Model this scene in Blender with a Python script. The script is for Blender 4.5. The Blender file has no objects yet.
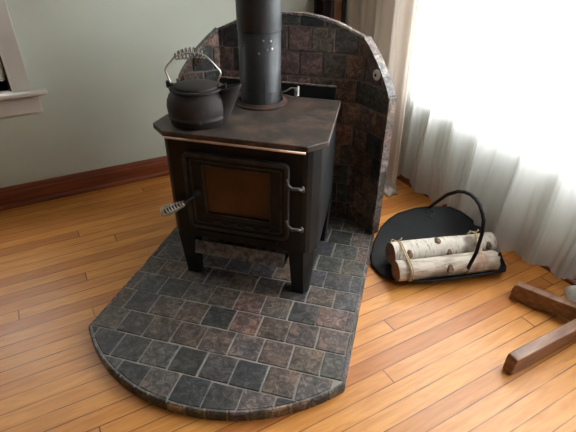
import bpy, math, random
from mathutils import Vector, Matrix, noise
random.seed(7)
S = 0.706            # plan unit -> metres, baked into every mesh at the end
PI = math.pi
C = bpy.context.scene.collection
sc = bpy.context.scene

# ------------------------------------------------------------------ camera
cam_d = bpy.data.cameras.new('camera'); cam = bpy.data.objects.new('camera', cam_d); C.objects.link(cam)
_r = Vector((0.87556853, -0.48301237, 0.00887673)); _u = Vector((0.24933757, 0.46756602, 0.84806415)); _f = Vector((0.41377593, 0.74032498, -0.52981922))
cam.matrix_world = Matrix(((_r.x, _u.x, -_f.x, 0), (_r.y, _u.y, -_f.y, 0), (_r.z, _u.z, -_f.z, 1.7 * S), (0, 0, 0, 1)))
cam_d.sensor_width = 36; cam_d.lens = 446.583 / 576 * 36; cam_d.clip_start = 0.02
sc.camera = cam
# ------------------------------------------------------------------ light
w = bpy.data.worlds.new('sky'); sc.world = w; w.use_nodes = True
bg = w.node_tree.nodes['Background']; bg.inputs[0].default_value = (0.955, 0.98, 1.0, 1); bg.inputs[1].default_value = 16.0
def portal(name, loc, rot, sx, sy):
    l = bpy.data.lights.new(name, 'AREA'); l.shape = 'RECTANGLE'; l.size = sx * S; l.size_y = sy * S
    l.cycles.is_portal = True
    o = bpy.data.objects.new(name, l); C.objects.link(o); o.location = Vector(loc) * S; o.rotation_euler = rot
portal('daylight_portal', (2.62, 0.95, 1.8), (0, PI / 2, 0), 2.2, 3.1)
portal('daylight_portal', (-0.7, 3.62, 1.6), (-PI / 2, 0, 0), 1.0, 1.6)
sc.view_settings.view_transform = 'Standard'; sc.view_settings.look = 'None'
sc.view_settings.gamma = 1; sc.view_settings.use_curve_mapping = False
sc.view_settings.exposure = 0.0

# ------------------------------------------------------------------ helpers
ANG = math.radians(-44.03); CA, SA = math.cos(ANG), math.sin(ANG)
def sw(x, y, z=0.0): return Vector((x * CA - y * SA, x * SA + y * CA, z))     # hearth frame -> room frame
def ws(x, y): return (x * CA + y * SA, -x * SA + y * CA)                       # room frame -> hearth frame
OFF = {}
def prop(o, label=None, cat=None, group=None, kind=None):
    for k, v in (('label', label), ('category', cat), ('group', group), ('kind', kind)):
        if v: o[k] = v
    return o
def thing(name, label, cat, at, hearth=False, group=None):
    o = bpy.data.objects.new(name, None); C.objects.link(o); o.empty_display_size = 0.1
    at = Vector(at); OFF[o] = at
    if hearth: o.location = sw(*at); o.rotation_euler = (0, 0, ANG)
    else: o.location = at
    return prop(o, label, cat, group)
class MB:
    def __init__(s): s.v = []; s.f = []; s.sm = []; s.col = []
    def add(s, vs, fs, smooth=False, col=None):
        b = len(s.v); s.v += [Vector(p) for p in vs]
        for f in fs: s.f.append([b + i for i in f]); s.sm.append(smooth); s.col.append(col)
        return s
    def box(s, x0, x1, y0, y1, z0, z1, col=None):
        return s.prism([(x0, y0), (x1, y0), (x1, y1), (x0, y1)], z0, z1, col=col)
    def prism(s, poly, z0, z1, smooth=False, col=None):
        n = len(poly); vs = [(p[0], p[1], z0) for p in poly] + [(p[0], p[1], z1) for p in poly]
        s.add(vs, [list(range(n))[::-1], list(range(n, 2 * n))], False, col)
        s.f += [[len(s.v) - 2 * n + i, len(s.v) - 2 * n + (i + 1) % n, len(s.v) - n + (i + 1) % n, len(s.v) - n + i] for i in range(n)]
        s.sm += [smooth] * n; s.col += [col] * n
        return s
    def loft(s, rings, smooth=True, caps=True, closed=True, col=None):
        n = len(rings[0]); vs = [p for r in rings for p in r]; fs = []
        for k in range(len(rings) - 1):
            for i in range(n if closed else n - 1):
                j = (i + 1) % n; fs.append([k * n + i, k * n + j, (k + 1) * n + j, (k + 1) * n + i])
        b = len(s.v); s.add(vs, fs, smooth, col)
        if caps:
            s.f += [[b + i for i in range(n)][::-1], [b + (len(rings) - 1) * n + i for i in range(n)]]; s.sm += [False] * 2; s.col += [col] * 2
        return s
    def tube(s, path, r, n=10, caps=True, col=None, squash=1.0):
        path = [Vector(p) for p in path]; rings = []; up = None
        for i, p in enumerate(path):
            t = (path[min(i + 1, len(path) - 1)] - path[max(i - 1, 0)]).normalized()
            if up is None: up = t.orthogonal().normalized()
            up = (up - t * up.dot(t))
            up = up.normalized() if up.length > 1e-6 else t.orthogonal().normalized()
            side = t.cross(up); rr = r[i] if isinstance(r, (list, tuple)) else r
            rings.append([p + (up * math.cos(a) + side * math.sin(a) * squash) * rr for a in (2 * PI * k / n for k in range(n))])
        return s.loft(rings, True, caps, True, col)
    def lathe(s, prof, c=(0, 0), n=40, smooth=True, caps=True, axis=None):
        rings = [[Vector((c[0] + r * math.cos(2 * PI * k / n), c[1] + r * math.sin(2 * PI * k / n), z)) for k in range(n)] for r, z in prof]
        return s.loft(rings, smooth, caps)
    def disc(s, p, nrm, r, h, n=20, taper=1.0):
        p = Vector(p); nrm = Vector(nrm).normalized()
        a = nrm.orthogonal().normalized(); b = nrm.cross(a)
        rings = [[q + (a * math.cos(2 * PI * k / n) + b * math.sin(2 * PI * k / n)) * rr for k in range(n)] for q, rr in ((p, r), (p + nrm * h * .6, r), (p + nrm * h, r * taper))]
        return s.loft(rings, False)
    def build(s, name, mat, parent=None, label=None, bevel=0, solid=0, off=None):
        me = bpy.data.meshes.new(name)
        o_ = OFF[parent] if parent in OFF else (off or Vector((0, 0, 0)))
        if parent is not None and parent not in OFF: o_ = OFF.get(parent.parent, Vector((0, 0, 0)))
        if off is not None: o_ = Vector(off)
        me.from_pydata([tuple(v - o_) for v in s.v], [], s.f)
        for p, f in zip(me.polygons, s.sm): p.use_smooth = f
        if any(c is not None for c in s.col):
            ca = me.color_attributes.new('tint', 'FLOAT_COLOR', 'CORNER')
            for p, c in zip(me.polygons, s.col):
                for li in p.loop_indices: ca.data[li].color = (*(c or (.1, .1, .1)), 1)
        me.update()
        o = bpy.data.objects.new(name, me); C.objects.link(o); me.materials.append(mat)
        if parent is not None: o.parent = parent
        elif off is not None: o.location = Vector(off)
        if label: o['label'] = label
        if bevel:
            m = o.modifiers.new('b', 'BEVEL'); m.width = bevel; m.segments = 2; m.limit_method = 'ANGLE'; m.angle_limit = math.radians(40)
        if solid:
            m = o.modifiers.new('s', 'SOLIDIFY'); m.thickness = solid; m.offset = 0
        return o
def clip(poly, region):
    out = list(poly); n = len(region)
    for i in range(n):
        a, b = region[i], region[(i + 1) % n]; src, out = out, []
        if not src: break
        def sd(p): return (b[0] - a[0]) * (p[1] - a[1]) - (b[1] - a[1]) * (p[0] - a[0])
        for k in range(len(src)):
            p, q = src[k], src[(k + 1) % len(src)]; dp, dq = sd(p), sd(q)
            if dp >= 0: out.append(p)
            if (dp >= 0) != (dq >= 0):
                t = dp / (dp - dq); out.append((p[0] + (q[0] - p[0]) * t, p[1] + (q[1] - p[1]) * t))
    return out
def area(p): return abs(sum(p[i][0] * p[(i + 1) % len(p)][1] - p[(i + 1) % len(p)][0] * p[i][1] for i in range(len(p)))) / 2

# ------------------------------------------------------------------ materials
class N:
    def __init__(s, name, rough=.5, metal=0.0, spec=.5):
        s.m = bpy.data.materials.new(name); s.m.use_nodes = True; s.nt = s.m.node_tree; s.b = s.nt.nodes['Principled BSDF']
        s.b.inputs['Roughness'].default_value = rough; s.b.inputs['Metallic'].default_value = metal; s.b.inputs['Specular IOR Level'].default_value = spec
        s.tc = s.nt.nodes.new('ShaderNodeTexCoord')
    def node(s, t, **k):
        n = s.nt.nodes.new(t)
        for a, v in k.items(): setattr(n, a, v)
        return n
    def link(s, a, b): s.nt.links.new(a, b)
    def noise(s, scale, detail=3, rough=.55, vec=None, stretch=None):
        n = s.node('ShaderNodeTexNoise'); n.inputs['Scale'].default_value = scale; n.inputs['Detail'].default_value = detail; n.inputs['Roughness'].default_value = rough
        v = vec or s.tc.outputs['Object']
        if stretch:
            mp = s.node('ShaderNodeMapping'); mp.inputs['Scale'].default_value = stretch; s.link(v, mp.inputs[0]); v = mp.outputs[0]
        s.link(v, n.inputs['Vector']); return n.outputs['Fac']
    def ramp(s, fac, stops):
        r = s.node('ShaderNodeValToRGB'); e = r.color_ramp.elements
        while len(e) < len(stops): e.new(.5)
        for x, (p, c) in zip(e, stops): x.position = p; x.color = (*c, 1)
        s.link(fac, r.inputs[0]); return r.outputs[0]
    def mix(s, fac, a, b, mode='MIX'):
        n = s.node('ShaderNodeMix', data_type='RGBA', blend_type=mode)
        for i, v in ((0, fac), (6, a), (7, b)):
            if isinstance(v, (int, float)): n.inputs[i].default_value = v
            elif isinstance(v, tuple): n.inputs[i].default_value = (*v, 1)
            else: s.link(v, n.inputs[i])
        return n.outputs[2]
    def math(s, op, a, b=None, c=None):
        n = s.node('ShaderNodeMath', operation=op)
        for i, v in enumerate((a, b, c)):
            if v is None: continue
            if isinstance(v, (int, float)): n.inputs[i].default_value = v
            else: s.link(v, n.inputs[i])
        return n.outputs[0]
    def col(s, c):
        if isinstance(c, tuple): s.b.inputs['Base Color'].default_value = (*c, 1)
        else: s.link(c, s.b.inputs['Base Color'])
        return s
    def bump(s, h, strength=.3, dist=.005):
        n = s.node('ShaderNodeBump'); n.inputs['Strength'].default_value = strength; n.inputs['Distance'].default_value = dist
        s.link(h, n.inputs['Height']); s.link(n.outputs[0], s.b.inputs['Normal']); return s
    def rough(s, r): s.link(r, s.b.inputs['Roughness']); return s
def blotch(name, a, b, scale=8, rough=.5, metal=0, bump=.15, dist=.002, spec=.5):
    n = N(name, rough, metal, spec); f = n.noise(scale, 5); n.col(n.ramp(f, [(.35, a), (.65, b)])); n.bump(n.noise(scale * 8, 3), bump, dist); return n.m

M = {}
# plaster wall, pale sage green with faint smudges
n = N('sage_plaster', .7, 0, .25); f = n.noise(1.6, 4); n.col(n.ramp(f, [(.3, (.455, .49, .42)), (.7, (.54, .58, .505))])); n.bump(n.noise(30, 4), .12, .004); M['plaster'] = n.m
M['ceiling'] = blotch('ceiling_paint', (.36, .35, .31), (.40, .39, .35), 2, .8)
M['trim_paint'] = blotch('aged_cream_paint', (.50, .46, .41), (.58, .535, .48), 4, .65)
M['white_paint'] = blotch('white_paint', (.7, .69, .66), (.75, .74, .72), 4, .45)
# strip floor
n = N('strip_floor', .33, 0, .5)
sep = n.node('ShaderNodeSeparateXYZ'); n.link(n.tc.outputs['Object'], sep.inputs[0])
BW = .0822 * S; LB = 2.4 * S
row = n.math('FLOOR', n.math('DIVIDE', n.math('SUBTRACT', sep.outputs[1], .661 * S), BW))
fy = n.math('FRACT', n.math('DIVIDE', n.math('SUBTRACT', sep.outputs[1], .661 * S), BW))
wn = n.node('ShaderNodeTexWhiteNoise', noise_dimensions='1D'); n.link(row, wn.inputs['W'])
xo = n.math('ADD', n.math('DIVIDE', sep.outputs[0], LB), n.math('MULTIPLY', wn.outputs['Value'], 7.0))
colx = n.math('FLOOR', xo); fx = n.math('FRACT', xo)
cmb = n.node('ShaderNodeCombineXYZ'); n.link(row, cmb.inputs[0]); n.link(colx, cmb.inputs[1])
wn2 = n.node('ShaderNodeTexWhiteNoise', noise_dimensions='3D'); n.link(cmb.outputs[0], wn2.inputs['Vector'])
base = n.ramp(wn2.outputs['Value'], [(0, (.45, .150, .028)), (.3, (.60, .240, .050)), (.7, (.69, .310, .075)), (.93, (.64, .270, .062)), (1, (.35, .105, .024))])
cm2 = n.node('ShaderNodeCombineXYZ'); n.link(n.math('ADD', n.math('MULTIPLY', sep.outputs[0], 1.0), n.math('MULTIPLY', wn2.outputs['Value'], 40.0)), cm2.inputs[0]); n.link(n.math('MULTIPLY', sep.outputs[1], 9.0), cm2.inputs[1])
g = n.node('ShaderNodeTexNoise'); g.inputs['Scale'].default_value = 7; g.inputs['Detail'].default_value = 6; g.inputs['Roughness'].default_value = .6; g.inputs['Distortion'].default_value = .6; n.link(cm2.outputs[0], g.inputs['Vector'])
c1 = n.mix(n.ramp(g.outputs['Fac'], [(.38, (1, 1, 1)), (.62, (0, 0, 0))]), base, n.mix(1.0, base, (.80, .70, .58), 'MULTIPLY'))
wear = n.noise(2.2, 4)
c1 = n.mix(n.math('MULTIPLY', wear, .2), c1, (.66, .34, .11))
gy = n.math('LESS_THAN', n.math('MINIMUM', fy, n.math('SUBTRACT', 1.0, fy)), .030)
gx = n.math('LESS_THAN', n.math('MINIMUM', fx, n.math('SUBTRACT', 1.0, fx)), .0013)
gap = n.math('MULTIPLY', n.math('MAXIMUM', gy, gx), n.math('SUBTRACT', n.math('MULTIPLY', n.noise(4.0, 2), 2.2), .32))
n.col(n.mix(gap, c1, (.10, .035, .012)))
n.rough(n.math('ADD', .27, n.math('MULTIPLY', n.noise(5, 4), .22)))
n.bump(n.math('SUBTRACT', n.math('MULTIPLY', g.outputs['Fac'], .1), gap), .25, .0015); M['floor'] = n.m
# red-brown baseboard
n = N('mahogany_stain', .35); g_ = n.noise(3, 6, .6, stretch=(1, 1, 14)); n.col(n.ramp(g_, [(.35, (.13, .030, .013)), (.65, (.24, .065, .026))])); M['mahogany'] = n.m
n = N('brown_wood', .4); g_ = n.noise(5, 6, .6, stretch=(1.5, 1.5, 1.5)); n.col(n.ramp(g_, [(.35, (.17, .07, .03)), (.65, (.28, .125, .055))])); M['brown_wood'] = n.m
# furniture wood : worn greyish brown
n = N('walnut_foot', .38); g_ = n.noise(9, 6, .6, stretch=(1, 4, 6)); n.col(n.ramp(g_, [(.32, (.14, .065, .036)), (.55, (.25, .12, .065)), (.72, (.34, .19, .12))])); M['foot_wood'] = n.m
# slate tiles
def slate(name, rough=.5):
    n = N(name, rough); at = n.node('ShaderNodeAttribute', attribute_name='tint')
    a = n.noise(38, 9, .8); a.node.inputs['Distortion'].default_value = .9; b = n.noise(9, 4, .6)
    c = n.mix(n.ramp(b, [(.42, (0, 0, 0)), (.72, (1, 1, 1))]), at.outputs['Color'], n.mix(1.0, at.outputs['Color'], (1.35, 1.08, .88), 'MULTIPLY'))
    c = n.mix(1.0, c, n.ramp(a, [(.38, (.28, .28, .28)), (.5, (.92, .92, .92)), (.60, (2.3, 2.2, 2.1))]), 'MULTIPLY')
    n.col(c); n.rough(n.math('ADD', rough - .12, n.math('MULTIPLY', a, .3)))
    n.bump(n.math('ADD', n.math('MULTIPLY', b, 1.2), n.math('MULTIPLY', a, .5)), .55, .005); return n.m
M['slate'] = slate('cleft_slate', .5)
M['mortar'] = blotch('mortar', (.20, .18, .155), (.29, .265, .23), 14, .85)
M['mortar_dark'] = blotch('screen_mortar', (.17, .155, .145), (.25, .235, .22), 14, .85)
# iron and steel
M['iron'] = blotch('stove_black_paint', (.010, .0105, .011), (.019, .0195, .020), 7, .46, 0, .12, .0015, .22)
M['highlight_iron'] = blotch('highlight_iron', (.016, .0155, .0155), (.046, .044, .043), 22, .5, 0, .2, .001, .35)  # lighter iron: rim highlights of the door rings put into the colour
M['hinge'] = blotch('hinge_iron', (.045, .04, .038), (.10, .09, .085), 22, .55, .2)
M['iron_dust'] = blotch('ash_dusted_iron', (.05, .042, .038), (.20, .17, .15), 50, .8, 0, .3, .002)
n = N('scratched_stove_top', .45); a = n.noise(11, 8, .78); b = n.noise(40, 4, .7, stretch=(1, 2.5, 1))
c = n.ramp(a, [(.34, (.018, .016, .015)), (.5, (.055, .041, .034)), (.64, (.13, .080, .058))]); c = n.mix(n.ramp(b, [(.6, (0, 0, 0)), (.78, (.5, .5, .5))]), c, (.15, .125, .11))
n.col(c); n.rough(n.math('ADD', .34, n.math('MULTIPLY', a, .25))); n.bump(b, .15, .001); M['top'] = n.m
M['cast'] = blotch('cast_iron', (.022, .019, .018), (.036, .031, .029), 10, .55, 0, .35, .0015, .22)
M['pipe'] = blotch('stovepipe_black', (.020, .022, .025), (.032, .034, .038), 4, .45, .2, .06, .001)
M['rust'] = blotch('rusty_iron', (.025, .014, .010), (.085, .036, .020), 20, .8)
M['steel'] = blotch('bright_wire', (.55, .52, .48), (.7, .68, .64), 30, .28, 1.0)
M['dull_wire'] = blotch('dull_wire', (.2, .18, .16), (.32, .3, .27), 30, .4, 1.0)
M['copper'] = blotch('copper_trim', (.62, .44, .34), (.74, .56, .45), 12, .3, 1.0)
M['black_steel'] = blotch('black_steel_sheet', (.005, .005, .006), (.011, .0115, .013), 9, .5, 0, .1, .001, .14)
n = N('brown_glass', .22); f = n.noise(6, 5); n.col(n.ramp(f, [(.3, (.030, .010, .005)), (.7, (.080, .026, .013))])); M['stove_glass'] = n.m  # door glass mottled in dark orange-brown
M['ceramic'] = blotch('pale_ceramic', (.85, .84, .82), (.9, .89, .87), 10, .3)
M['black_plastic'] = blotch('black_enamel', (.012, .012, .012), (.018, .018, .018), 10, .3)
# birch bark: lenticels run round the log (local x = length)
n = N('birch_bark', .75, 0, .2); a = n.noise(9, 4, .6); d = n.noise(30, 4, .65, stretch=(2.6, .6, .6)); k = n.noise(4.5, 3, .5)
c = n.ramp(a, [(.35, (.46, .40, .33)), (.58, (.68, .63, .56))]); c = n.mix(n.ramp(d, [(.55, (0, 0, 0)), (.64, (.8, .8, .8))]), c, (.26, .17, .11)); c = n.mix(n.ramp(k, [(.68, (0, 0, 0)), (.73, (.8, .8, .8))]), c, (.13, .08, .05))
n.col(c); n.bump(d, .5, .003); M['bark'] = n.m
n = N('rough_birch_bark', .8, 0, .2); a = n.noise(12, 5, .6); d = n.noise(14, 5, .7, stretch=(.6, 4, 4)); k = n.noise(4.5, 3, .5)
c = n.ramp(a, [(.36, (.34, .28, .22)), (.58, (.60, .53, .45))]); c = n.mix(n.ramp(d, [(.46, (0, 0, 0)), (.62, (.85, .85, .85))]), c, (.28, .22, .17)); c = n.mix(n.ramp(k, [(.70, (0, 0, 0)), (.74, (.6, .6, .6))]), c, (.3, .12, .09))
n.col(c); n.bump(d, .6, .004); M['bark2'] = n.m
M['knot'] = blotch('dark_knot', (.07, .04, .025), (.26, .17, .11), 40, .85, 0, .5, .003)
M['cut'] = blotch('sawn_end', (.24, .125, .07), (.36, .2, .115), 30, .8)
M['twine'] = blotch('twine', (.42, .31, .18), (.55, .43, .27), 60, .9)
M['seal_shade_dark'] = blotch('seal_shade_dark', (.02, .018, .017), (.04, .036, .033), 12, .9)  # near-black for the sash strip and the painted corner shade
def cloth(name, colr, transl, transp, weave=True):
    n = N(name, .9, 0, .05); nt = n.nt; out = nt.nodes['Material Output']; n.col(colr)
    tr = n.node('ShaderNodeBsdfTranslucent'); tr.inputs[0].default_value = (*colr, 1)
    mx = n.node('ShaderNodeMixShader'); mx.inputs[0].default_value = transl; n.link(n.b.outputs[0], mx.inputs[1]); n.link(tr.outputs[0], mx.inputs[2])
    last = mx.outputs[0]
    if transp:
        tp = n.node('ShaderNodeBsdfTransparent'); m2 = n.node('ShaderNodeMixShader'); m2.inputs[0].default_value = transp
        n.link(last, m2.inputs[1]); n.link(tp.outputs[0], m2.inputs[2]); last = m2.outputs[0]
    n.link(last, out.inputs[0])
    n.bump(n.noise(120, 2), .1, .001)
    return n.m
M['sheer'] = cloth('white_sheer', (.79, .80, .78), .58, .28)
M['linen'] = cloth('beige_linen', (.62, .54, .47), .35, 0)
M['dark_cloth'] = cloth('dark_brown_cloth', (.035, .026, .024), .05, 0)
M['pale_cloth'] = blotch('pale_cloth', (.5, .5, .45), (.7, .7, .64), 18, .9)
n = N('window_glass', .02); out = n.nt.nodes['Material Output']; tp = n.node('ShaderNodeBsdfTransparent'); gl = n.node('ShaderNodeBsdfGlossy'); gl.inputs['Roughness'].default_value = .02
mx = n.node('ShaderNodeMixShader'); mx.inputs[0].default_value = .06; n.link(tp.outputs[0], mx.inputs[1]); n.link(gl.outputs[0], mx.inputs[2]); n.link(mx.outputs[0], out.inputs[0]); M['glass'] = n.m

# ------------------------------------------------------------------ the room
XW, YW, XL, YF, ZC = 2.45, 3.45, -4.2, -3.4, 3.5
def struct(name, mb, mat, label, bevel=0): return prop(mb.build(name, mat, bevel=bevel), label, kind='structure')
struct('floor', MB().box(XL - .15, XW + .15, YF - .15, YW + .15, -.08, 0), M['floor'], 'honey orange narrow strip wood floor')
struct('ceiling', MB().box(XL - .15, XW + .15, YF - .15, YW + .15, ZC, ZC + .08), M['ceiling'], 'plain pale ceiling')
W1 = (-.6, 2.5, .70, 2.9)      # window in the right wall: y0,y1,z0,z1
W2 = (-1.2, -.17, .82, 2.4)    # window in the back wall: x0,x1,z0,z1
m = MB()
m.box(XW, XW + .15, YF, W1[0], 0, ZC).box(XW, XW + .15, W1[1], YW + .15, 0, ZC).box(XW, XW + .15, W1[0], W1[1], 0, W1[2]).box(XW, XW + .15, W1[0], W1[1], W1[3], ZC)
struct('wall_right', m, M['plaster'], 'wall under and around the bright curtained window')
m = MB()
m.box(XL, W2[0], YW, YW + .15, 0, ZC).box(W2[1], XW, YW, YW + .15, 0, ZC).box(W2[0], W2[1], YW, YW + .15, 0, W2[2]).box(W2[0], W2[1], YW, YW + .15, W2[3], ZC)
struct('wall_back', m, M['plaster'], 'pale sage green plaster wall behind the stove')
M['far_wall'] = blotch('ochre_brown_wall', (.22, .17, .12), (.27, .21, .15), 3, .8)
struct('wall_left', MB().box(XL - .15, XL, YF, YW + .15, 0, ZC), M['far_wall'], 'plain brownish wall far to the left')
struct('wall_front', MB().box(XL, XW, YF - .15, YF, 0, ZC), M['far_wall'], 'plain brownish wall behind the viewer')
def baseboard(name, a, b, nrm, label):
    a, b, nrm = Vector(a), Vector(b), Vector(nrm)
    prof = [(0, 0), (.038, 0), (.038, .022), (.022, .034), (.022, .115), (.016, .125), (.016, .14), (.006, .16), (0, .16)]
    m = MB(); m.loft([[p + nrm * d + Vector((0, 0, z)) for d, z in prof] for p in (a, b)], smooth=False)
    return struct(name, m, M['mahogany'], label)
baseboard('baseboard_back', (XL, YW, 0), (XW, YW, 0), (0, -1, 0), 'dark red-brown moulded baseboard along the green wall')
baseboard('baseboard_right', (XW, YF, 0), (XW, YW, 0), (-1, 0, 0), 'dark red-brown baseboard below the curtains')
# right window
m = MB(); y0, y1, z0, z1 = W1
m.box(XW - .02, XW + .12, y0, y0 + .07, z0, z1).box(XW - .02, XW + .12, y1 - .07, y1, z0, z1).box(XW - .02, XW + .12, y0, y1, z1 - .07, z1).box(XW + .03, XW + .09, y0, y1, z0, z0 + .06)
wi = struct('window_1', m, M['white_paint'], 'wide bright window behind the sheer curtains', bevel=.003)
MB().box(XW - .045, XW + .14, y0 - .03, y1 + .03, z0 - .03, z0).build('window_sill', M['white_paint'], wi, bevel=.003)
MB().box(XW + .055, XW + .062, y0 + .06, y1 - .06, z0 + .05, z1 - .06).build('window_pane', M['glass'], wi)
# back window with cream casing, stool and apron
x0, x1, z0, z1 = W2
m = MB(); m.box(x1, x1 + .115, YW - .03, YW, z0, z1 + .12).box(x0 - .115, x0, YW - .03, YW, z0, z1 + .12).box(x0, x1, YW - .03, YW, z1, z1 + .12)
m.box(x1, x1 + .012, YW - .034, YW + .10, z0, z1).box(x0 - .012, x0, YW - .034, YW + .10, z0, z1)
wi = struct('window_2', m, M['trim_paint'], 'cream painted window casing at the left edge', bevel=.002)
MB().box(x0 - .2, x1 + .205, YW - .085, YW + .02, z0 - .03, z0).build('window_stool', M['trim_paint'], wi, bevel=.006)
MB().box(x0 - .12, x1 + .145, YW - .026, YW, z0 - .155, z0 - .03).build('apron', M['trim_paint'], wi, bevel=.002)
m = MB(); m.box(x1 - .012, x1, YW + .004, YW + .012, z0, z1)  # dark stop strip between casing and sash
m.build('sash_seal', M['seal_shade_dark'], wi, 'dark strip beside the sash')
m = MB(); m.box(x1 - .10, x1 - .0, YW + .03, YW + .07, z0, z1).box(x0, x0 + .10, YW + .03, YW + .07, z0, z1).box(x0, x1, YW + .03, YW + .07, z0, z0 + .1).box(x0, x1, YW + .03, YW + .07, z1 - .06, z1).box(x0, x1, YW + .03, YW + .07, 1.58, 1.64)
m.build('sash', M['white_paint'], wi, bevel=.002)
m = MB()  # slats added to hold back light from the back window
for k in range(44): z_ = z0 + .07 + k * .034; m.loft([[(x, YW + .010, z_), (x, YW + .020, z_ + .034), (x, YW + .0215, z_ + .035), (x, YW + .0115, z_ + .001)] for x in (x0 + .02, x1 - .02)], smooth=False)
m.build('added_blind', M['white_paint'], wi, 'white slats added to cut the light of the back window')
MB().box(x0 + .09, x1 - .09, YW + .048, YW + .052, z0 + .09, z1 - .05).build('window_pane', M['glass'], wi)
# corner casing, plus a near-black strip painting the shade on the wall
struct('corner_shade_strip', MB().box(2.415, 2.45, YW - .045, YW, 0.16, 2.9), M['seal_shade_dark'], 'near-black strip painting the shade in the very corner beside the brown casing')
struct('trim_1', MB().box(2.335, 2.412, YW - .035, YW, 0.16, 2.9), M['brown_wood'], 'narrow red-brown wood casing strip in the corner', bevel=.002)

# ------------------------------------------------------------------ slate tiling
PAL = [(.050, .056, .052), (.066, .070, .066), (.085, .070, .062), (.105, .078, .068), (.078, .074, .078), (.060, .062, .070), (.115, .092, .076), (.072, .066, .058)]
PALW = [(.055, .062, .058), (.12, .085, .080), (.155, .108, .100), (.11, .086, .068), (.072, .073, .073), (.14, .105, .09), (.125, .09, .065), (.09, .075, .070)]
def jit(c, r=.12):
    k = 1 + random.uniform(-r, r); return tuple(v * k * (1 + random.uniform(-.05, .05)) for v in c)
def rough_quad(x0, y0, x1, y1, g):
    """a tile outline with slightly uneven edges and clipped corners"""
    j = lambda: random.uniform(-.0022, .0022)
    x0 += g + j(); x1 -= g + j(); y0 += g + j(); y1 -= g + j(); c = .004
    return [(x0 + c, y0), ((x0 + x1) / 2, y0 + j()), (x1 - c, y0), (x1, y0 + c), (x1 + j(), (y0 + y1) / 2), (x1, y1 - c), (x1 - c, y1), ((x0 + x1) / 2, y1 + j()), (x0 + c, y1), (x0, y1 - c), (x0 + j(), (y0 + y1) / 2), (x0, y0 + c)]
def tile_add(mb, poly, place, t, col):
    """place(u,v,h) -> point; bevelled slab of thickness t"""
    n = len(poly); cx = sum(p[0] for p in poly) / n; cy = sum(p[1] for p in poly) / n
    def inset(p, d):
        L = math.hypot(p[0] - cx, p[1] - cy) or 1; k = max(0, 1 - d / L); return (cx + (p[0] - cx) * k, cy + (p[1] - cy) * k)
    tilt = (random.uniform(-.012, .012), random.uniform(-.012, .012))
    def hh(p, h): return h + (p[0] - cx) * tilt[0] + (p[1] - cy) * tilt[1]
    r0 = [place(p[0], p[1], -.004) for p in poly]; r1 = [place(p[0], p[1], t - .003) for p in poly]
    q = [inset(p, .004) for p in poly]; r2 = [place(p[0], p[1], hh(p, t)) for p in q]
    mb.loft([r0, r1, r2], smooth=False, caps=False, col=col)
    b = len(mb.v) - n; mb.f.append([b + i for i in range(n)]); mb.sm.append(False); mb.col.append(col)

# ------------------------------------------------------------------ hearth pad
PT = .05                                  # finished top of pad
CXP = -.72
def arc_pts(inset=0.0, n=28):
    half = .645 - inset; sag = .292; y_c = 1.285
    R = (.645 ** 2 + sag ** 2) / (2 * sag); yc = y_c - sag + R; Ri = R - inset
    a = math.asin(min(1, half / Ri)); return [(CXP + Ri * math.sin(t), yc - Ri * math.cos(t)) for t in [-a + 2 * a * k / n for k in range(n + 1)]]
WE = ws(1.76, 1.9)                        # outer end of the right wing
def pad_poly(inset=0.0):
    p = arc_pts(inset)
    xr, xl = -.075 - inset, -1.365 + inset
    return p + [(xr, 2.60 - inset), (-.20, 2.73 - inset), (-1.22, 2.73 - inset), (xl, 2.60 - inset)]
pad = thing('hearth_pad', 'slate-tiled raised hearth pad with a curved front under the stove', 'hearth', (CXP, 1.9, 0), True)
MB().prism(pad_poly(.0045), 0.0, PT - .0035).build('mortar_bed', M['mortar'], pad)
mt = MB(); reg = pad_poly(.0175)
# hand-chosen colours for the most visible rows, from the photograph (left to right)
D, G, B_, P_, R_, O_ = (.046, .047, .047), (.070, .069, .066), (.098, .080, .068), (.092, .078, .077), (.118, .086, .074), (.085, .073, .058)
ROWC = {-1: [D, G, D, G, D, D, P_, D, G], 0: [D, D, G, D, D, D, R_, P_, D], 1: [B_, D, B_, B_, P_, P_, R_, B_, G], 2: [O_, D, B_, B_, D, R_, B_, P_, R_], 3: [G, D, P_, O_, R_, P_, D, R_, P_], 4: [G, B_, G, P_, B_, G, D, P_, G]}
OFFS = {-2: -.80, -1: -.782, 0: -.855, 1: -.775, 2: -.69, 3: -.72, 4: -.80, 5: -.73, 6: -.81, 7: -.74, 8: -.8, 9: -.73, 10: -.8}
for r in range(-2, 11):
    y0 = 1.149 + .147 * r; o0 = OFFS[r] - 5 * .147 + random.uniform(-.01, .01)
    for k in range(11):
        wdt = .147; xa = o0 + k * wdt
        poly = clip(rough_quad(xa, y0, xa + wdt, y0 + .147, .0030), reg)
        if len(poly) < 3 or area(poly) < .0006: continue
        ci = int((xa + wdt / 2 + 1.365) / .147)
        base_ = ROWC.get(r, None); c = base_[min(max(ci, 0), 8)] if base_ else random.choice(PAL)
        tile_add(mt, poly, lambda u, v, h: Vector((u, v, PT - .010 + h)), .010, tuple(x * .80 for x in jit(c, .22)))
mt.build('slate_tiles', M['slate'], pad)
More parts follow.
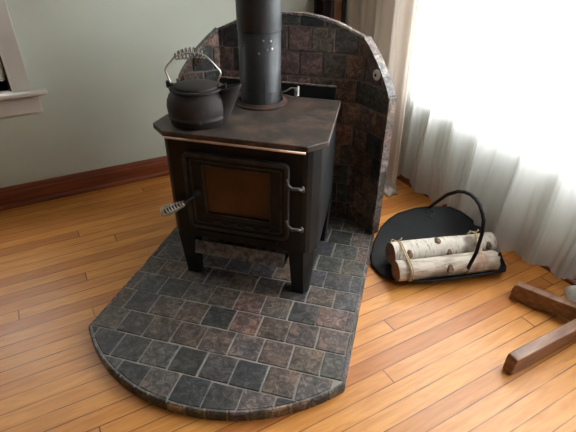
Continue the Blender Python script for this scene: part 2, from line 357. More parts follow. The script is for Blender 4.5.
# edging tiles: stand around the rim
me_ = MB(); per = [(-.075, 2.60)] ; arc = arc_pts(0.0, 60)[::-1]; per = [(-.075, 2.60)] + arc + [(-1.365, 2.60)]
cum = [0]
for a, b in zip(per, per[1:]): cum.append(cum[-1] + math.dist(a, b))
def at_len(L):
    for i in range(len(cum) - 1):
        if L <= cum[i + 1] + 1e-9:
            t = (L - cum[i]) / (cum[i + 1] - cum[i]); a, b = per[i], per[i + 1]
            return Vector((a[0] + (b[0] - a[0]) * t, a[1] + (b[1] - a[1]) * t, 0)), Vector((b[0] - a[0], b[1] - a[1], 0)).normalized()
    return Vector((*per[-1], 0)), Vector((0, 1, 0))
L = 0; corner1 = cum[1]; corner2 = cum[-2]
while L < cum[-1] - .02:
    on_arc = corner1 <= L < corner2 - .01
    wl = (.086 if on_arc else .145) * random.uniform(.9, 1.1)
    e = min(L + wl, cum[-1])
    if L < corner1 < e + .02: e = corner1
    if L < corner2 - .001 < e + .02: e = corner2
    c = tuple(v * 1.5 for v in jit(random.choice(PAL), .35)); rings = []
    for s_ in range(4):
        q, t = at_len(L + .0045 + (e - L - .009) * s_ / 3); nin = Vector((t.y, -t.x, 0))
        rings.append([q + nin * d + Vector((0, 0, z)) for d, z in ((0, 0), (0, PT - .008), (.006, PT + .001), (.0135, PT + .0015), (.015, PT - .012), (.013, 0))])
    me_.loft(rings, smooth=False, col=c); L = e
me_.build('edge_tiles', M['slate'], pad)

# ------------------------------------------------------------------ slate heat screen
screen = thing('hearth_screen', 'arched three-sided slate-tiled heat screen standing behind the stove', 'fire screen', (-.72, 2.76, PT), True)
FR, FL_, K = (-.274, 2.694), (-1.166, 2.694), 2.694
CS = (FR[0] + FL_[0]) / 2
HZ = [(0, 1.334), (.1, 1.331), (.2, 1.316), (.3, 1.288), (.446, 1.225), (.5, 1.187), (.55, 1.147), (.61, 1.092), (.66, 1.035), (.69, .998), (.716, .957)]
def hz(s):
    s = abs(s)
    for a, b in zip(HZ, HZ[1:]):
        if s <= b[0]: return a[1] + (b[1] - a[1]) * (s - a[0]) / (b[0] - a[0])
    return HZ[-1][1]
ddR = Vector(ws(0, -1)); ddL = Vector(ws(-1, 0))           # wing directions in the hearth frame
WL = .27; TH = .038
def panel(fn, s0, s1, part, nrm_in):
    """fn(s)->plan point; nrm_in(s) inward normal; mortar slab + front tiles + cap tiles"""
    NN = 16; front = []; back = []
    ss = [s0 + (s1 - s0) * k / NN for k in range(NN + 1)]
    body = MB(); rings = []
    for s_ in ss:
        p = Vector((*fn(s_), 0)); n_ = Vector((*nrm_in(s_), 0)); zt = hz(s_) - .008
        bo = boff(s_)
        rings.append([p + Vector((0, 0, PT)), p + Vector((0, 0, zt)), p + bo + Vector((0, 0, zt)), p + bo + Vector((0, 0, PT))])
    body.loft(rings, smooth=False)
    o = body.build(part, M['mortar_dark'], screen)
    tl = MB()
    reg = [(s0 + .002, PT), (s1 - .002, PT)] + [(s_, hz(s_) - .012) for s_ in ss[::-1]]
    reg = [(s0 + .003 if i in (0,) else p[0], p[1]) for i, p in enumerate(reg)]
    for r in range(-9, 3):
        z0 = 1.124 + .14 * r
        off = -.58 if r % 2 == 0 else -.649
        for k in range(-8, 12):
            xa = off + .72 + k * .14 - .0 
            poly = clip([(x, y) for x, y in rough_quad(xa, z0, xa + .14, z0 + .14, .0046)], reg)
            if len(poly) < 3 or area(poly) < .0004: continue
            c = (.030, .036, .042) if random.random() < .12 else random.choice(PALW)
            tile_add(tl, poly, lambda u, v, h: Vector((*fn(u), 0)) + Vector((*nrm_in(u), 0)) * h + Vector((0, 0, v)), .009, jit(c, .15))
    tl.build('slate_tiles', M['slate'], o)
    return o
def boff(s_):
    # outward offset, mitred at the folds
    if abs(s_) < .4459: return Vector((0, TH, 0))
    if abs(abs(s_) - .446) < .0005: return Vector((math.copysign(TH * math.tan(math.radians(22.5)), s_), TH, 0))
    d = ws(1, 0) if s_ > 0 else ws(0, 1); return Vector((d[0] * TH, d[1] * TH, 0))
def fn(s_):
    if s_ > .446: q = Vector(FR) + ddR * (s_ - .446)
    elif s_ < -.446: q = Vector(FL_) + ddL * (-s_ - .446)
    else: q = Vector((CS + s_, K))
    return (q[0], q[1])
def nrm(s_):
    if s_ > .446: return ws(-1, 0)
    if s_ < -.446: return ws(0, -1)
    return (0, -1)
bp = panel(fn, -.446, .446, 'back_panel', nrm)
rp = panel(fn, .4461, .446 + WL, 'side_panel', nrm)
lp = panel(fn, -.446 - WL, -.4461, 'side_panel', nrm)
# cap tiles over the arch and end tiles down the wing edges
cap = MB(); s_ = -.716
LITE = [(.19, .18, .175), (.15, .14, .135), (.22, .20, .19), (.13, .115, .11)]
while s_ < .7159:
    e = min(s_ + .102 * random.uniform(.93, 1.07), .716)
    for br in (-.446, .446):
        if s_ < br - .001 < e + .02: e = br
    if .716 - e < .03: e = .716
    c = jit(random.choice(LITE), .15); rings = []
    for k in range(5):
        q = s_ + .002 + (e - s_ - .004) * k / 4; p = Vector((*fn(q), hz(q) - .009)); n_ = Vector((*nrm(q), 0)); d = Vector((0, 0, .012)); bo = boff(q)
        rings.append([p + n_ * .012, p + n_ * .011 + d, p + bo * 1.04 + d, p + bo * 1.05])
    cap.loft(rings, smooth=False, col=c); s_ = e
cap.build('cap_tiles', M['slate'], screen, 'pale grey cap tiles following the arch')
for sg in (1, -1):
    et = MB(); zz = .957 - .006; st = .446 + WL
    p0 = Vector((*fn(sg * st), 0)); along = Vector((*(ddR if sg > 0 else ddL), 0)); n_ = Vector((*nrm(sg * st), 0)); bo = boff(sg * st)
    first = True
    while zz > PT + .02:
        h_ = .095 * random.uniform(.9, 1.1); zb = max(PT, zz - h_); c = jit(random.choice([(.10, .082, .075), (.13, .105, .098), (.085, .07, .066), (.12, .09, .08)]), .15)
        a, b = p0 + n_ * .012, p0 + bo * 1.04
        et.loft([[q + Vector((0, 0, zb + .003)) for q in (a, b, b + along * .012, a + along * .012)], [q + Vector((0, 0, zz - .001)) for q in (a, b, b + along * .012, a + along * .012)]], smooth=False, col=c)
        zz = zb
    et.build('end_tiles', M['slate'], screen, 'brown-grey square tiles up the free edge')
# round spacer button on each wing
for sg, nm in ((1, 'spacer_button'), (-1, 'spacer_button')):
    q = sg * (.446 + .150); p = Vector((*fn(q), 1.05)) + Vector((*nrm(q), 0)) * .008
    b = MB(); b.disc(p, (*nrm(q), 0), .030, .012, taper=.8)
    bb = b.build(nm, M['ceramic'] if sg > 0 else M['rust'], screen, 'round pale button' if sg > 0 else 'round reddish-brown button')
    MB().disc(p + Vector((*nrm(q), 0)) * .010, (*nrm(q), 0), .008, .006, taper=.8).build('screw', M['cast'], bb)

# ------------------------------------------------------------------ wood stove
stove = thing('wood_stove', 'black steel wood stove with glass door and copper strip, on four legs', 'stove', (-.75, 2.13, PT), True)
ZB, ZT = .325, .895
plate = [(-1.085, 1.768), (-.383, 1.772), (-.307, 1.862), (-.352, 2.468), (-1.165, 2.468), (-1.18, 1.85)]
MB().prism(plate, ZT, ZT + .028).build('top_plate', M['top'], stove, 'rust-brown scuffed flat top', bevel=.0025)
body = [(-1.08, 1.795), (-.408, 1.795), (-.385, 1.800), (-.365, 1.815), (-.335, 1.86), (-.332, 1.89), (-.365, 2.455), (-1.13, 2.455), (-1.135, 1.86), (-1.10, 1.81)]
MB().prism(body, ZB, ZT).build('firebox', M['iron'], stove, bevel=.002)
m = MB(); m.tube([(-1.075, 1.764, ZT - .001), (-.9, 1.7645, ZT - .001), (-.39, 1.767, ZT - .001)], .0062, 8); m.build('trim_strip', M['copper'], stove, 'thin copper-coloured strip under the top')
# legs (angle iron, tapering)
def leg(top, bot):
    m = MB(); m.loft([[(x, y, PT) for x, y in bot], [(x, y, PT + .012) for x, y in bot], [(x, y, ZB + .01) for x, y in top]], smooth=False)
    return m.build('leg', M['iron'], stove, bevel=.002)
leg([(-1.095, 1.80), (-.995, 1.80), (-.995, 1.90), (-1.095, 1.90)], [(-1.075, 1.815), (-1.008, 1.815), (-1.008, 1.875), (-1.075, 1.875)])
leg([(-.475, 1.80), (-.395, 1.80), (-.342, 1.86), (-.342, 1.93), (-.475, 1.93)], [(-.452, 1.80), (-.388, 1.80), (-.366, 1.83), (-.366, 1.875), (-.452, 1.875)])
leg([(-.44, 2.30), (-.352, 2.30), (-.357, 2.43), (-.44, 2.43)], [(-.43, 2.32), (-.372, 2.32), (-.372, 2.39), (-.43, 2.39)])
leg([(-1.125, 2.30), (-1.03, 2.30), (-1.03, 2.43), (-1.125, 2.43)], [(-1.10, 2.32), (-1.04, 2.32), (-1.04, 2.39), (-1.10, 2.39)])
# ash lip between the front legs
m = MB(); m.loft([[(x, 1.80, .30), (x, 1.79, .305), (x, 1.765, .235), (x, 1.775, .228)] for x in (-.99, -.49)], smooth=False)
m.box(-.99, -.49, 1.775, 2.0, .228, .236)
m.build('ash_lip', M['iron_dust'], stove, 'ash-dusted lip below the door')
# rear heat shield
m = MB(); m.box(-1.12, -.395, 2.535, 2.545, .20, .975); m.box(-1.0, -.97, 2.455, 2.535, .6, .64).box(-.53, -.5, 2.455, 2.535, .6, .64); m.build('rear_shield', M['iron'], stove, bevel=.001)
MB().box(-1.12, -.395, 2.528, 2.547, .975, .981).build('shield_edge', M['iron_dust'], stove)
# door
YD = 1.795
def frame_ring(m, x0, x1, z0, z1, wd, ya, yb, rc=.03):
    """rounded rectangular ring, profile from ya (front) to yb"""
    def rr(x0, x1, z0, z1, r):
        pts = []
        for cx, cz, a0 in ((x1 - r, z1 - r, 0), (x0 + r, z1 - r, 90), (x0 + r, z0 + r, 180), (x1 - r, z0 + r, 270)):
            for k in range(5): a = math.radians(a0 + 22.5 * k); pts.append((cx + r * math.cos(a), cz + r * math.sin(a)))
        return pts
    o = rr(x0, x1, z0, z1, rc); i_ = rr(x0 + wd, x1 - wd, z0 + wd, z1 - wd, max(rc - wd, .004))
    seq = [[(x, yb, z) for x, z in o], [(x, ya, z) for x, z in o], [(x, ya, z) for x, z in i_], [(x, yb, z) for x, z in i_]]
    m.loft(seq, smooth=False, caps=False)
m = MB()
DX0, DX1, DZ0, DZ1 = -1.0, -.468, .405, .825
m.box(DX0 + .02, -.895, YD - .02, YD, DZ0 + .02, DZ1 - .02).box(-.565, DX1 - .02, YD - .02, YD, DZ0 + .02, DZ1 - .02).box(-.895, -.565, YD - .02, YD, .762, DZ1 - .02).box(-.895, -.565, YD - .02, YD, DZ0 + .02, .502)
door_m = m; m = MB()
frame_ring(m, DX0, DX1, DZ0, DZ1, .018, YD - .030, YD)
frame_ring(m, DX0 + .032, DX1 - .032, DZ0 + .032, DZ1 - .032, .010, YD - .026, YD - .018, .016)
ring_m = m; door = door_m.build('door', M['iron'], stove, bevel=.0015); ring_m.build('door_frame', M['highlight_iron'], door, 'raised frame coloured lighter for its rim highlights', bevel=.0015)
m = MB(); m.box(-.895, -.565, YD - .012, YD - .006, .502, .762); m.build('glass_pane', M['stove_glass'], door, 'orange-brown glass')
m = MB(); frame_ring(m, -.905, -.555, .492, .772, .010, YD - .024, YD - .008, .01); m.build('glass_rim', M['highlight_iron'], door)
m = MB()
for k in range(26): m.box(-.92 + k * .0152, -.912 + k * .0152, YD - .025, YD - .018, .478, .486)
for k in range(4): m.box(-.865 + k * .085, -.822 + k * .085, YD - .028, YD - .018, .447, .462)
m.box(-.95, -.52, YD - .024, YD - .018, .438, .4425)
m.build('air_vents', M['highlight_iron'], door, 'row of small raised vent slots')
m = MB(); m.box(DX0 + .03, DX1 - .06, 1.786, 1.797, .345, .378)
m.build('lower_rail', M['iron'], stove, bevel=.002)
# hinges
for z in (.712, .488):
    m = MB(); m.tube([(-.475, YD - .03, z + .045), (-.468, YD - .034, z + .015), (-.448, YD - .036, z), (-.42, YD - .034, z + .002), (-.402, YD - .028, z - .004)], [.008, .009, .0095, .009, .008], 8)
    m.lathe([(.001, z - .02), (.010, z - .018), (.011, z + .002), (.006, z + .010), (.001, z + .012)], (-.402, YD - .018), 12)
    m.build('hinge', M['hinge'], door, 'greyish curled hinge')
# handle
m = MB(); hp = Vector((-.935, YD - .02, .612)); m.tube([hp + Vector((0, .02, 0)), hp, hp + Vector((-.004, -.035, -.004))], [.022, .019, .012], 12); m.tube([hp + Vector((-.004, -.03, -.004)), (-.975, 1.72, .583), (-1.0, 1.705, .572)], .007, 8)
hd = m.build('latch', M['iron'], door)
m = MB(); A_, B2 = Vector((-.985, 1.715, .576)), Vector((-1.112, 1.70, .510)); ax = (B2 - A_); U = ax.normalized().orthogonal().normalized(); V_ = ax.normalized().cross(U); pts = []
T = 9
for k in range(T * 14 + 1):
    t = k / (T * 14); rr = .011 + .014 * min(1, t * 1.6) if t < .8 else .025 * math.sqrt(max(.05, 1 - ((t - .8) / .2) ** 2 * .75)); a = 2 * PI * T * t
    pts.append(A_ + ax * t + U * rr * math.cos(a) + V_ * rr * math.sin(a))
m.tube(pts, .0040, 6); 
m.build('coil_handle', M['steel'], door, 'bright spring coil handle')
m = MB(); m.tube([A_, A_ + ax * .9], [.008, .012], 8); m.build('handle_core', M['cast'], door)
# flue collar
PC = (-.772, 2.308)
m = MB(); m.lathe([(.115, ZT + .028), (.146, ZT + .028), (.148, ZT + .036), (.142, ZT + .040), (.128, ZT + .038), (.126, ZT + .05), (.119, ZT + .05), (.115, ZT + .028)], PC, 48, caps=False); m.build('flue_collar', M['rust'], stove, 'rusty ring around the pipe')

# ------------------------------------------------------------------ stovepipe
pipe = thing('stove_pipe', 'black round stovepipe rising from the stove top', 'stovepipe', (PC[0], PC[1], ZT + .03), True)
z0 = ZT + .032
m = MB(); m.lathe([(.1105, z0), (.1105, 1.305), (.1090, 1.305), (.1090, z0)], PC, 48, caps=False)
lo = m.build('lower_section', M['pipe'], pipe)
m = MB(); m.lathe([(.1125, 1.297), (.1130, 1.299), (.1130, 1.306), (.1135, 1.308), (.1165, 1.7), (.1165, 3.48), (.111, 3.48), (.111, 1.297)], PC, 48, caps=False); m.build('upper_section', M['pipe'], pipe)
m = MB(); m.lathe([(.1105, 1.0), (.1114, 1.001), (.1114, 1.005), (.1105, 1.006)], PC, 48, caps=False); m.build('crimp_ring', M['pipe'], lo)
def on_pipe(angdeg, z, r=.111):
    a = math.radians(angdeg); return Vector((PC[0] + r * math.cos(a), PC[1] + r * math.sin(a), z)), Vector((math.cos(a), math.sin(a), 0))
for a, z in ((-128, 1.235), (-62, 1.265), (-52, 1.22), (-42, 1.262), (-38, 1.225), (-74, 1.205)):
    p, nn = on_pipe(a, z); m = MB(); m.disc(p - nn * .002, nn, .0055, .006, 10, .7); m.build('screw', M['steel'], lo)
p, nn = on_pipe(-62, 1.02); t = Vector((-nn.y, nn.x, 0))
m = MB(); m.loft([[p - t * .0025 + nn * .0006 + Vector((0, 0, -.07)), p + t * .0025 + nn * .0006 + Vector((0, 0, -.07)), p + t * .0025 - nn * .002 + Vector((0, 0, -.07)), p - t * .0025 - nn * .002 + Vector((0, 0, -.07))], [p - t * .002 + nn * .0006 + Vector((0, 0, .05)), p + t * .002 + nn * .0006 + Vector((0, 0, .05)), p + t * .002 - nn * .002 + Vector((0, 0, .05)), p - t * .002 - nn * .002 + Vector((0, 0, .05))]], smooth=False)
m.build('lock_seam', M['cast'], lo)
# coil damper handle at the base, right
m = MB(); p, nn = on_pipe(0, .985); q = p + Vector((.085, .01, .012)); 
m.tube([p - nn * .01, p + Vector((.03, 0, .012)), p + Vector((.06, .0, .032)), q + Vector((0, 0, .018)), q + Vector((.012, 0, -.012)), q + Vector((-.004, 0, -.034)), p + Vector((.04, 0, -.012)), p - nn * .01 + Vector((0, 0, -.005))], .0042, 8)
pts = [q + Vector((.004, .010 * math.cos(a * 2 * PI / 10), .0)) + Vector((.011 * math.sin(a * 2 * PI / 10), 0, .026 - a * .00105)) for a in range(50)]
m.tube(pts, .0034, 6); m.build('damper_handle', M['steel'], pipe, 'small bright wire coil handle')

# ------------------------------------------------------------------ kettle
KC = (-.972, 1.942); kz = ZT + .0285
ket = thing('kettle', 'cast iron kettle with wire coil handle on the left of the stove top', 'kettle', (KC[0], KC[1], kz), True)
m = MB(); m.lathe([(.001, kz), (.130, kz), (.136, kz + .003), (.144, kz + .034), (.147, kz + .038), (.143, kz + .041), (.147, kz + .06), (.149, kz + .085), (.145, kz + .112), (.133, kz + .138), (.118, kz + .152), (.112, kz + .158), (.128, kz + .161), (.130, kz + .168), (.112, kz + .170), (.090, kz + .168), (.001, kz + .166)], KC, 48)
kb = m.build('kettle_body', M['cast'], ket)
m = MB(); m.lathe([(.104, kz + .166), (.107, kz + .173), (.098, kz + .179), (.06, kz + .184), (.02, kz + .187), (.001, kz + .187)], KC, 40)
m.build('lid', M['cast'], ket)
ta = math.radians(8); du = Vector((math.cos(ta), math.sin(ta), 0)); dv = Vector((-du.y, du.x, 0)); kc = Vector((*KC, 0))
def kp(u, v, z): return kc + du * u + dv * v + Vector((0, 0, kz + z))
m = MB(); rings = []
SP = ((.088, .002, .050, .070), (.096, .030, .058, .068), (.110, .065, .060, .060), (.130, .100, .056, .052), (.148, .138, .056, .044), (.160, .166, .056, .040), (.163, .176, .057, .040))
for u, z, hu, hw in SP:
    rings.append([kp(u + hu * math.cos(a), hw * math.sin(a), z + (.012 * math.cos(a) if z > .12 else 0)) for a in (2 * PI * k / 20 for k in range(20))])
for u, z, hu, hw in ((.163, .177, .048, .031), (.155, .150, .044, .026)):
    rings.append([kp(u + hu * math.cos(a), hw * math.sin(a), z + .012 * math.cos(a)) for a in (2 * PI * k / 20 for k in range(20))])
m.loft(rings); m.build('spout', M['cast'], ket)
for sgn in (-1, 1):
    m = MB(); m.loft([[kp(sgn * .108, -.014, .158), kp(sgn * .108, .014, .158), kp(sgn * .108, .014, .174), kp(sgn * .108, -.014, .174)], [kp(sgn * .146, -.009, .160), kp(sgn * .146, .009, .160), kp(sgn * .146, .009, .192), kp(sgn * .146, -.009, .192)]], smooth=False)
    m.build('handle_lug', M['cast'], ket, bevel=.001)
ph = [(-.122, .172), (-.128, .19), (-.144, .240), (-.138, .256), (-.090, .302), (-.070, .310), (-.035, .319), (.0, .323), (.03, .321), (.055, .313), (.072, .300), (.122, .246), (.124, .234), (.104, .19), (.106, .172)]
m = MB(); m.tube([kp(u, 0, z) for u, z in ph], .0042, 8)
hb = m.build('bail_handle', M['steel'], ket, 'bright bent wire bail')
m = MB(); P2 = [kp(u, 0, z) for u, z in ph[4:10]]; pts = []
def alongP(P, t):
    L = [0]
    for a, b in zip(P, P[1:]): L.append(L[-1] + (b - a).length)
    d = t * L[-1]
    for i in range(len(P) - 1):
        if d <= L[i + 1] + 1e-9: return P[i].lerp(P[i + 1], (d - L[i]) / (L[i + 1] - L[i]))
    return P[-1]
T = 8
for k in range(T * 12 + 1):
    t = k / (T * 12); a = 2 * PI * T * t; rr = .024 * (math.sin(PI * (t * .84 + .08)) ** .5); pts.append(alongP(P2, t) + dv * rr * math.cos(a) + Vector((0, 0, 1)) * rr * math.sin(a))
m.tube(pts, .0032, 6); m.build('coil_grip', M['dull_wire'], hb, 'wire coil grip')

# ------------------------------------------------------------------ log holder
dd, dn = Vector((.954, -.30, 0)), Vector((.30, .954, 0))
def hp_(d, n_, z): v = dd * d + dn * n_; v.z = z; return v
def hzs(n_): return .012 + (2.0 * (n_ - 1.97) ** 2 if n_ > 1.97 else 0.9 * (n_ - 1.97) ** 2)
holder = thing('log_holder', 'black steel curved log holder with hoop handle on the floor', 'log holder', tuple(hp_(1.40, 2.0, 0)))
OUT = [(.940, 2.00), (.956, 2.055), (1.001, 2.142), (1.068, 2.212), (1.13, 2.245), (1.198, 2.266), (1.32, 2.28), (1.426, 2.281), (1.566, 2.269), (1.638, 2.245), (1.692, 2.209), (1.745, 2.157), (1.785, 2.09), (1.80, 2.0), (1.755, 1.90), (1.705, 1.80), (1.662, 1.748), (1.56, 1.74), (1.42, 1.735), (1.28, 1.735), (1.16, 1.745), (1.07, 1.775), (1.00, 1.830), (.957, 1.91)]
CD = (1.38, 1.99); m = MB(); NR = 10; no = len(OUT)
for side in (0, 1):
    vs = []; fs = []
    for k in range(NR + 1):
        t = k / NR
        for (a, b) in OUT:
            d_, n_ = CD[0] + (a - CD[0]) * t, CD[1] + (b - CD[1]) * t; vs.append(hp_(d_, n_, hzs(n_) + (.004 if side == 0 else 0)))
    for k in range(NR):
        for i in range(no):
            j = (i + 1) % no; f = [k * no + i, k * no + j, (k + 1) * no + j, (k + 1) * no + i]
            fs.append(f[::-1] if side == 0 else f)
    m.add(vs, fs, True)
m.build('curved_tray', M['black_steel'], holder)
m = MB(); rim = [hp_(a, b, hzs(b) + .002) for a, b in OUT]; m.tube(rim + [rim[0]], .0055, 8, caps=False); m.build('rolled_rim', M['black_steel'], holder)
HN = [(2.285, .190), (2.272, .212), (2.203, .291), (2.114, .391), (2.02, .463), (1.96, .493), (1.90, .508), (1.85, .508), (1.805, .495), (1.765, .465), (1.743, .436), (1.728, .36), (1.730, .24), (1.750, .15), (1.762, .085), (1.758, .05)]
m = MB(); m.tube([hp_(1.42, a, b) for a, b in HN], .0105, 10, squash=1.0); m.build('hoop_handle', M['black_steel'], holder)
m = None
for a_, b_ in ((1.40, 2.262), (1.44, 2.262), (1.42, 2.235)): MB().disc(hp_(a_, b_, hzs(b_) + .004), (-dn + Vector((0, 0, .8))), .010, .006, 10, .7).build('rivet', M['cast'], holder)
MB().prism([tuple(hp_(a, b, 0).xy) for a, b in ((1.1, 1.93), (1.7, 1.93), (1.7, 2.01), (1.1, 2.01))], 0, .0125).build('foot_strip', M['black_steel'], holder)

# logs and twine
def log(name, A, B, r0, r1, bark, label, knots, seed, ragged=False):
    A, B = Vector(A), Vector(B); ax = B - A; Ln = ax.length; L_ = ax.normalized()
    o = bpy.data.objects.new(name, None); C.objects.link(o); OFF[o] = Vector((0, 0, 0)); o.location = A
    q = L_.to_track_quat('X', 'Z'); o.rotation_euler = q.to_euler(); prop(o, label, 'log', 'birch logs in the holder'); o['group'] = 'birch logs in the holder'
    NS, NA = 26, 28; rings = []
    for i in range(NS + 1):
        t = i / NS; x = Ln * t; ring = []
        for k in range(NA):
            a = 2 * PI * k / NA; r = r0 + (r1 - r0) * t
            r *= 1 + .05 * noise.noise(Vector((x * 5 + seed * 7, math.cos(a), math.sin(a)))) + .02 * noise.noise(Vector((x * 18, math.cos(a) * 3, math.sin(a) * 3 + seed)))
            for (kt, ka, kr) in knots:
                dx = (t - kt) * Ln; da = ((a - ka + PI) % (2 * PI) - PI) * r0; r += .008 * math.exp(-(dx * dx + da * da) / (kr * kr))
            xx = x + (.02 * noise.noise(Vector((math.cos(a) * 4, math.sin(a) * 4, seed))) + .012 if ragged and i == NS else 0)
            ring.append(Vector((xx, r * math.cos(a) + .008 * math.sin(t * 3 + seed), r * math.sin(a) + .006 * math.sin(t * 4 + seed * 2))))
        rings.append(ring)
    m = MB(); m.loft(rings, True, False); m.build('bark', bark, o)
    for ring, sg in ((rings[0], -1), (rings[-1], 1)):
        c = sum(ring, Vector()) / NA; m = MB(); vs = [c + (p - c) * .985 + Vector((sg * .001, 0, 0)) for p in ring] + [c + (p - c) * .5 + Vector((sg * .002, 0, 0)) for p in ring] + [c + Vector((sg * .002, 0, 0))]
        fs = [[i, (i + 1) % NA, NA + (i + 1) % NA, NA + i] for i in range(NA)] + [[NA + i, NA + (i + 1) % NA, 2 * NA] for i in range(NA)]
        m.add(vs, fs); m.build('cut_end', M['cut'], o, 'brown sawn end')
    for (kt, ka, kr) in knots:
        m = MB(); rr = (r0 + (r1 - r0) * kt) * 1.0; vs = []; fs = []; n2 = 14
        for ring_i, sc_ in enumerate((1.0, .75, .35)):
            for k in range(n2):
                w_ = 2 * PI * k / n2; sx_ = kr * .75 * sc_ * math.cos(w_) * (1 + .2 * math.sin(w_ * 3)); sa = kr * .95 * sc_ * math.sin(w_) / rr; a = ka + sa
                R = rr + (.004, .0135, .0125)[ring_i]; x = Ln * kt + sx_
                vs.append(Vector((x, R * math.cos(a) + .008 * math.sin(kt * 3 + seed), R * math.sin(a) + .006 * math.sin(kt * 4 + seed * 2))))
        for rg in range(2):
            for k in range(n2): j = (k + 1) % n2; fs.append([rg * n2 + k, rg * n2 + j, (rg + 1) * n2 + j, (rg + 1) * n2 + k])
        fs.append([2 * n2 + k for k in range(n2)]); m.add(vs, fs, True); m.build('knot', M['knot'], o)
    return o
zl = .093; zu = .100
LA, LB_ = (1.513, 1.437, zl), (2.078, 1.252, zl - .002)
UA, UB = (1.580, 1.565, zu), (2.220, 1.383, zu - .004)
# knot angles: pi/2 is up, -pi..0 is the side; local +y points away from the viewer
log('birch_log', UA, UB, .069, .066, M['bark'], 'whiter smooth birch log lying behind and above in the holder', [(.13, 2.75, .030), (.43, 1.75, .026), (.52, 2.95, .026), (.91, 2.7, .026)], 1)
log('birch_log', LA, LB_, .060, .060, M['bark2'], 'greyer rough birch log lying at the front of the holder', [(.50, 2.75, .028), (.68, 3.3, .018)], 2, True)
def twine(label, t):
    cu = Vector(UA).lerp(Vector(UB), t - .03); cl = Vector(LA).lerp(Vector(LB_), t); L_ = (Vector(UB) - Vector(UA)).normalized(); s1 = Vector((0, 0, 1)).cross(L_).normalized(); up = L_.cross(s1)
    ru, rl = .0755, .066; d2 = ((cl - cu) - L_ * (cl - cu).dot(L_)); ang0 = math.atan2(d2.dot(up), d2.dot(s1)); pts = []
    for k in range(13): a = ang0 + PI / 2 + PI * k / 12; pts.append(cu + (s1 * math.cos(a) + up * math.sin(a)) * ru)
    for k in range(13): a = ang0 - PI / 2 + PI * k / 12; pts.append(cl + (s1 * math.cos(a) + up * math.sin(a)) * rl)
    pts.append(pts[0])
    m = MB(); off = Vector(cu); m.tube(pts, .0042, 6, caps=False); m.tube([p + L_ * .011 for p in pts], .0038, 6, caps=False)
    kn = cu + (s1 * .6 + up * 1.0).normalized() * ru if t < .5 else cu + (s1 * .2 + up).normalized() * ru
    m.tube([kn, kn + Vector((-.03, .01, .018)), kn + Vector((-.055, .0, .006))], .003, 6); m.tube([kn, kn + Vector((.02, -.01, .014)), kn + Vector((.045, .01, .004))], .003, 6)
    prop(m.build('twine_tie', M['twine'], off=off), label, 'twine', 'twine ties on the logs')
twine('tan twine looped round the left ends of the two birch logs', .10)
twine('tan twine looped round the right ends of the two birch logs', .85)

# ------------------------------------------------------------------ wooden furniture feet at the right edge
base = thing('pedestal_base', 'brown wooden pedestal base with splayed feet at the right edge', 'furniture base', (2.135, .655, 0))
def foot(A, B, wd, h0, h1, side=0):
    A, B = Vector((*A, 0)), Vector((*B, 0)); L_ = (B - A).normalized(); s1 = Vector((-L_.y, L_.x, 0)) * wd / 2; Ln = (B - A).length; rings = []
    for t, zb, zt, k in ((0.0, .004, h0 * .62, .92), (.02, 0, h0 * .95, 1), (.06, 0, h0, 1), (.22 if Ln > .5 else .3, 0.0, h0 + (h1 - h0) * .25, 1), (.32 if Ln > .5 else .42, .018, h0 + (h1 - h0) * .35, 1), (.6, .028, h0 + (h1 - h0) * .6, 1), (1, .030, h1, 1)):
        p = A + (B - A) * t; rings.append([p - s1 * k + Vector((0, 0, zb)), p + s1 * k + Vector((0, 0, zb)), p + s1 * k + Vector((0, 0, zt)), p - s1 * k + Vector((0, 0, zt))])
    m = MB(); m.loft(rings, smooth=False); return m.build('foot', M['foot_wood'], base, bevel=.004)
foot((1.560, .706), (2.14, .678), .053, .100, .125)
foot((2.020, 1.046), (2.155, .66), .050, .105, .125)
foot((2.06, .14), (2.13, .64), .053, .100, .125)
m = MB(); m.lathe([(.001, .05), (.065, .05), (.07, .07), (.07, .13), (.055, .15), (.045, .20), (.04, .26), (.001, .26)], (2.135, .655), 24); m.build('hub', M['foot_wood'], base)

# ------------------------------------------------------------------ curtains
def curtain(name, label, cat, mat, y0, y1, zb, zt, xf, NY, NZ, fold, off, split=True, tag_axis=0):
    m = MB(); grid = []
    for j in range(NZ + 1):
        tz = j / NZ; row_ = []
        for i in range(NY + 1):
            ty = i / NY; y = y0 + (y1 - y0) * ty; zbt = zb(y) if callable(zb) else zb
            z = zbt + (zt - zbt) * (tz ** 1.3); row_.append(Vector(xf(y, z, tz)))
        grid += row_
    fs = [[j * (NY + 1) + i, j * (NY + 1) + i + 1, (j + 1) * (NY + 1) + i + 1, (j + 1) * (NY + 1) + i] for j in range(NZ) for i in range(NY)]
    m.add(grid, fs, True); return prop(m.build(name, mat, off=off), label, cat)
def sheer_x(x_base, seed, amp):
    def f(y, z, tz):
        ph = y * 2 * PI / .235 + 1.5 * math.sin(y * 5.1 + seed) + .5 * math.sin(y * 13 + seed); s_ = math.sin(ph); lo = math.exp(-z * .9)
        fold = amp * (.55 + .45 * lo) * (2 / PI * math.asin(.97 * s_) * 1.15 + .30 * math.sin(2 * ph + 1.0) + .16 * math.sin(5 * ph + y * 7)); fl = .06 * lo * max(0, min(1, (2.3 - y)))
        return (x_base - fl + fold + .012 * math.sin(y * 31 + z * 3), y + .02 * math.sin(z * 3 + y * 9) * lo, z)
    return f
def hem(seed, rise):
    return lambda y: .062 + .026 * math.sin(y * 11 + seed) + .032 * math.sin(y * 27 + seed * 2) + rise * max(0, 1.3 - y) + .10 * max(0, min(1, (1.0 - y) * 5)) * (rise > 0)
curtain('sheer_curtain', 'white sheer curtain panel beside the beige drape, over the left of the window', 'curtain', M['sheer'], 1.80, 2.56, hem(1.0, 0), 3.1, sheer_x(2.35, 1.0, .034), 150, 36, 0, (2.36, 2.18, 0))
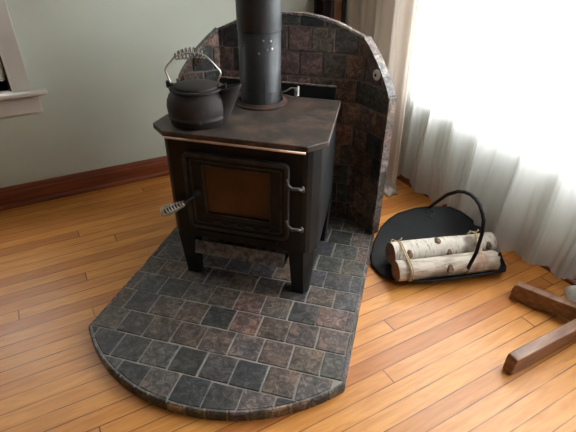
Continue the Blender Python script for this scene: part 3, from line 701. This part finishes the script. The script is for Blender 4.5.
curtain('sheer_curtain', 'white sheer curtain panel behind the log holder, running out of the right edge', 'curtain', M['sheer'], -.75, 1.83, hem(2.2, .07), 3.1, sheer_x(2.325, 2.2, .050), 380, 36, 0, (2.33, .54, 0))
def drape_x(y, z, tz):
    lo = math.exp(-z * 1.2); ph = y * 2 * PI / .17 + .9 * math.sin(y * 6); g = 1 - .35 * math.exp(-((z - .2) ** 2) / .3)
    yc = 2.75; yy = yc + (y - yc) * (.97 + .03 * tz) - .085 * (1 - tz) ** 1.3; pool = max(0, .07 - z) / .07
    return (2.225 - .05 * pool + .042 * math.sin(ph) * (1 - .2 * lo) + .010 * math.sin(3 * ph), yy - .05 * pool * (1 if y < 2.7 else 0), z)
curtain('beige_drape', 'heavy beige linen drape hanging in long folds beside the screen', 'curtain', M['linen'], 2.36, 3.12, .012, 3.1, drape_x, 130, 44, 0, (2.24, 2.8, 0))
def dark_x(y, z, tz):
    ph = y * 2 * PI / .085 + .8 * math.sin(y * 9); return (y, 3.375 + .026 * math.sin(ph), z)
curtain('dark_drape', 'dark brown cloth hanging in the corner behind the screen', 'curtain', M['dark_cloth'], 2.095, 2.318, .03, 3.1, dark_x, 60, 10, 0, (2.2, 3.39, 0))
# pooled foot of the drape
m = MB(); NA = 30; rings = []
for k, (r, z) in enumerate(((.10, .004), (.11, .012), (.095, .028), (.06, .038), (.02, .036), (.001, .036))):
    rings.append([Vector((2.20 + r * .75 * math.cos(a) * (1 + .25 * math.sin(3 * a + 1)) , 2.33 + r * .85 * math.sin(a) * (1 + .18 * math.sin(5 * a)), z + .010 * math.sin(4 * a + k * .7) * (1 if k else 0))) for a in (2 * PI * i / NA for i in range(NA))])
m.loft(rings, True, False)
drape = bpy.data.objects['beige_drape']; m.build('pooled_hem', M['linen'], drape, off=(2.24, 2.8, 0))
# pale bundle at right edge
m = MB(); rings = []; NA = 28
for k in range(9):
    t = k / 8; z = .004 + .075 * math.sin(t * PI / 2); r = .115 * math.cos(t * PI / 2) ** .6 + .001
    rings.append([Vector((2.335 + r * .8 * math.cos(a) * (1 + .16 * math.sin(3 * a + 2 * t)), .79 + r * 1.1 * math.sin(a) * (1 + .12 * math.sin(5 * a)), z + .008 * math.sin(6 * a + 5 * t) * math.sin(t * PI))) for a in (2 * PI * i / NA for i in range(NA))])
m.loft(rings, True, False)
prop(m.build('cloth_bundle', M['pale_cloth'], off=(2.335, .79, 0)), 'crumpled pale cloth lying on the floor under the curtain at the right edge', 'cloth')

# ------------------------------------------------------------------ bake the unit scale
seen = set()
for o in bpy.data.objects:
    if o.type in ('CAMERA', 'LIGHT'): continue
    o.location = o.location * S
    if o.type == 'MESH' and o.data.name not in seen:
        seen.add(o.data.name)
        for v in o.data.vertices: v.co = v.co * S
        o.data.update()
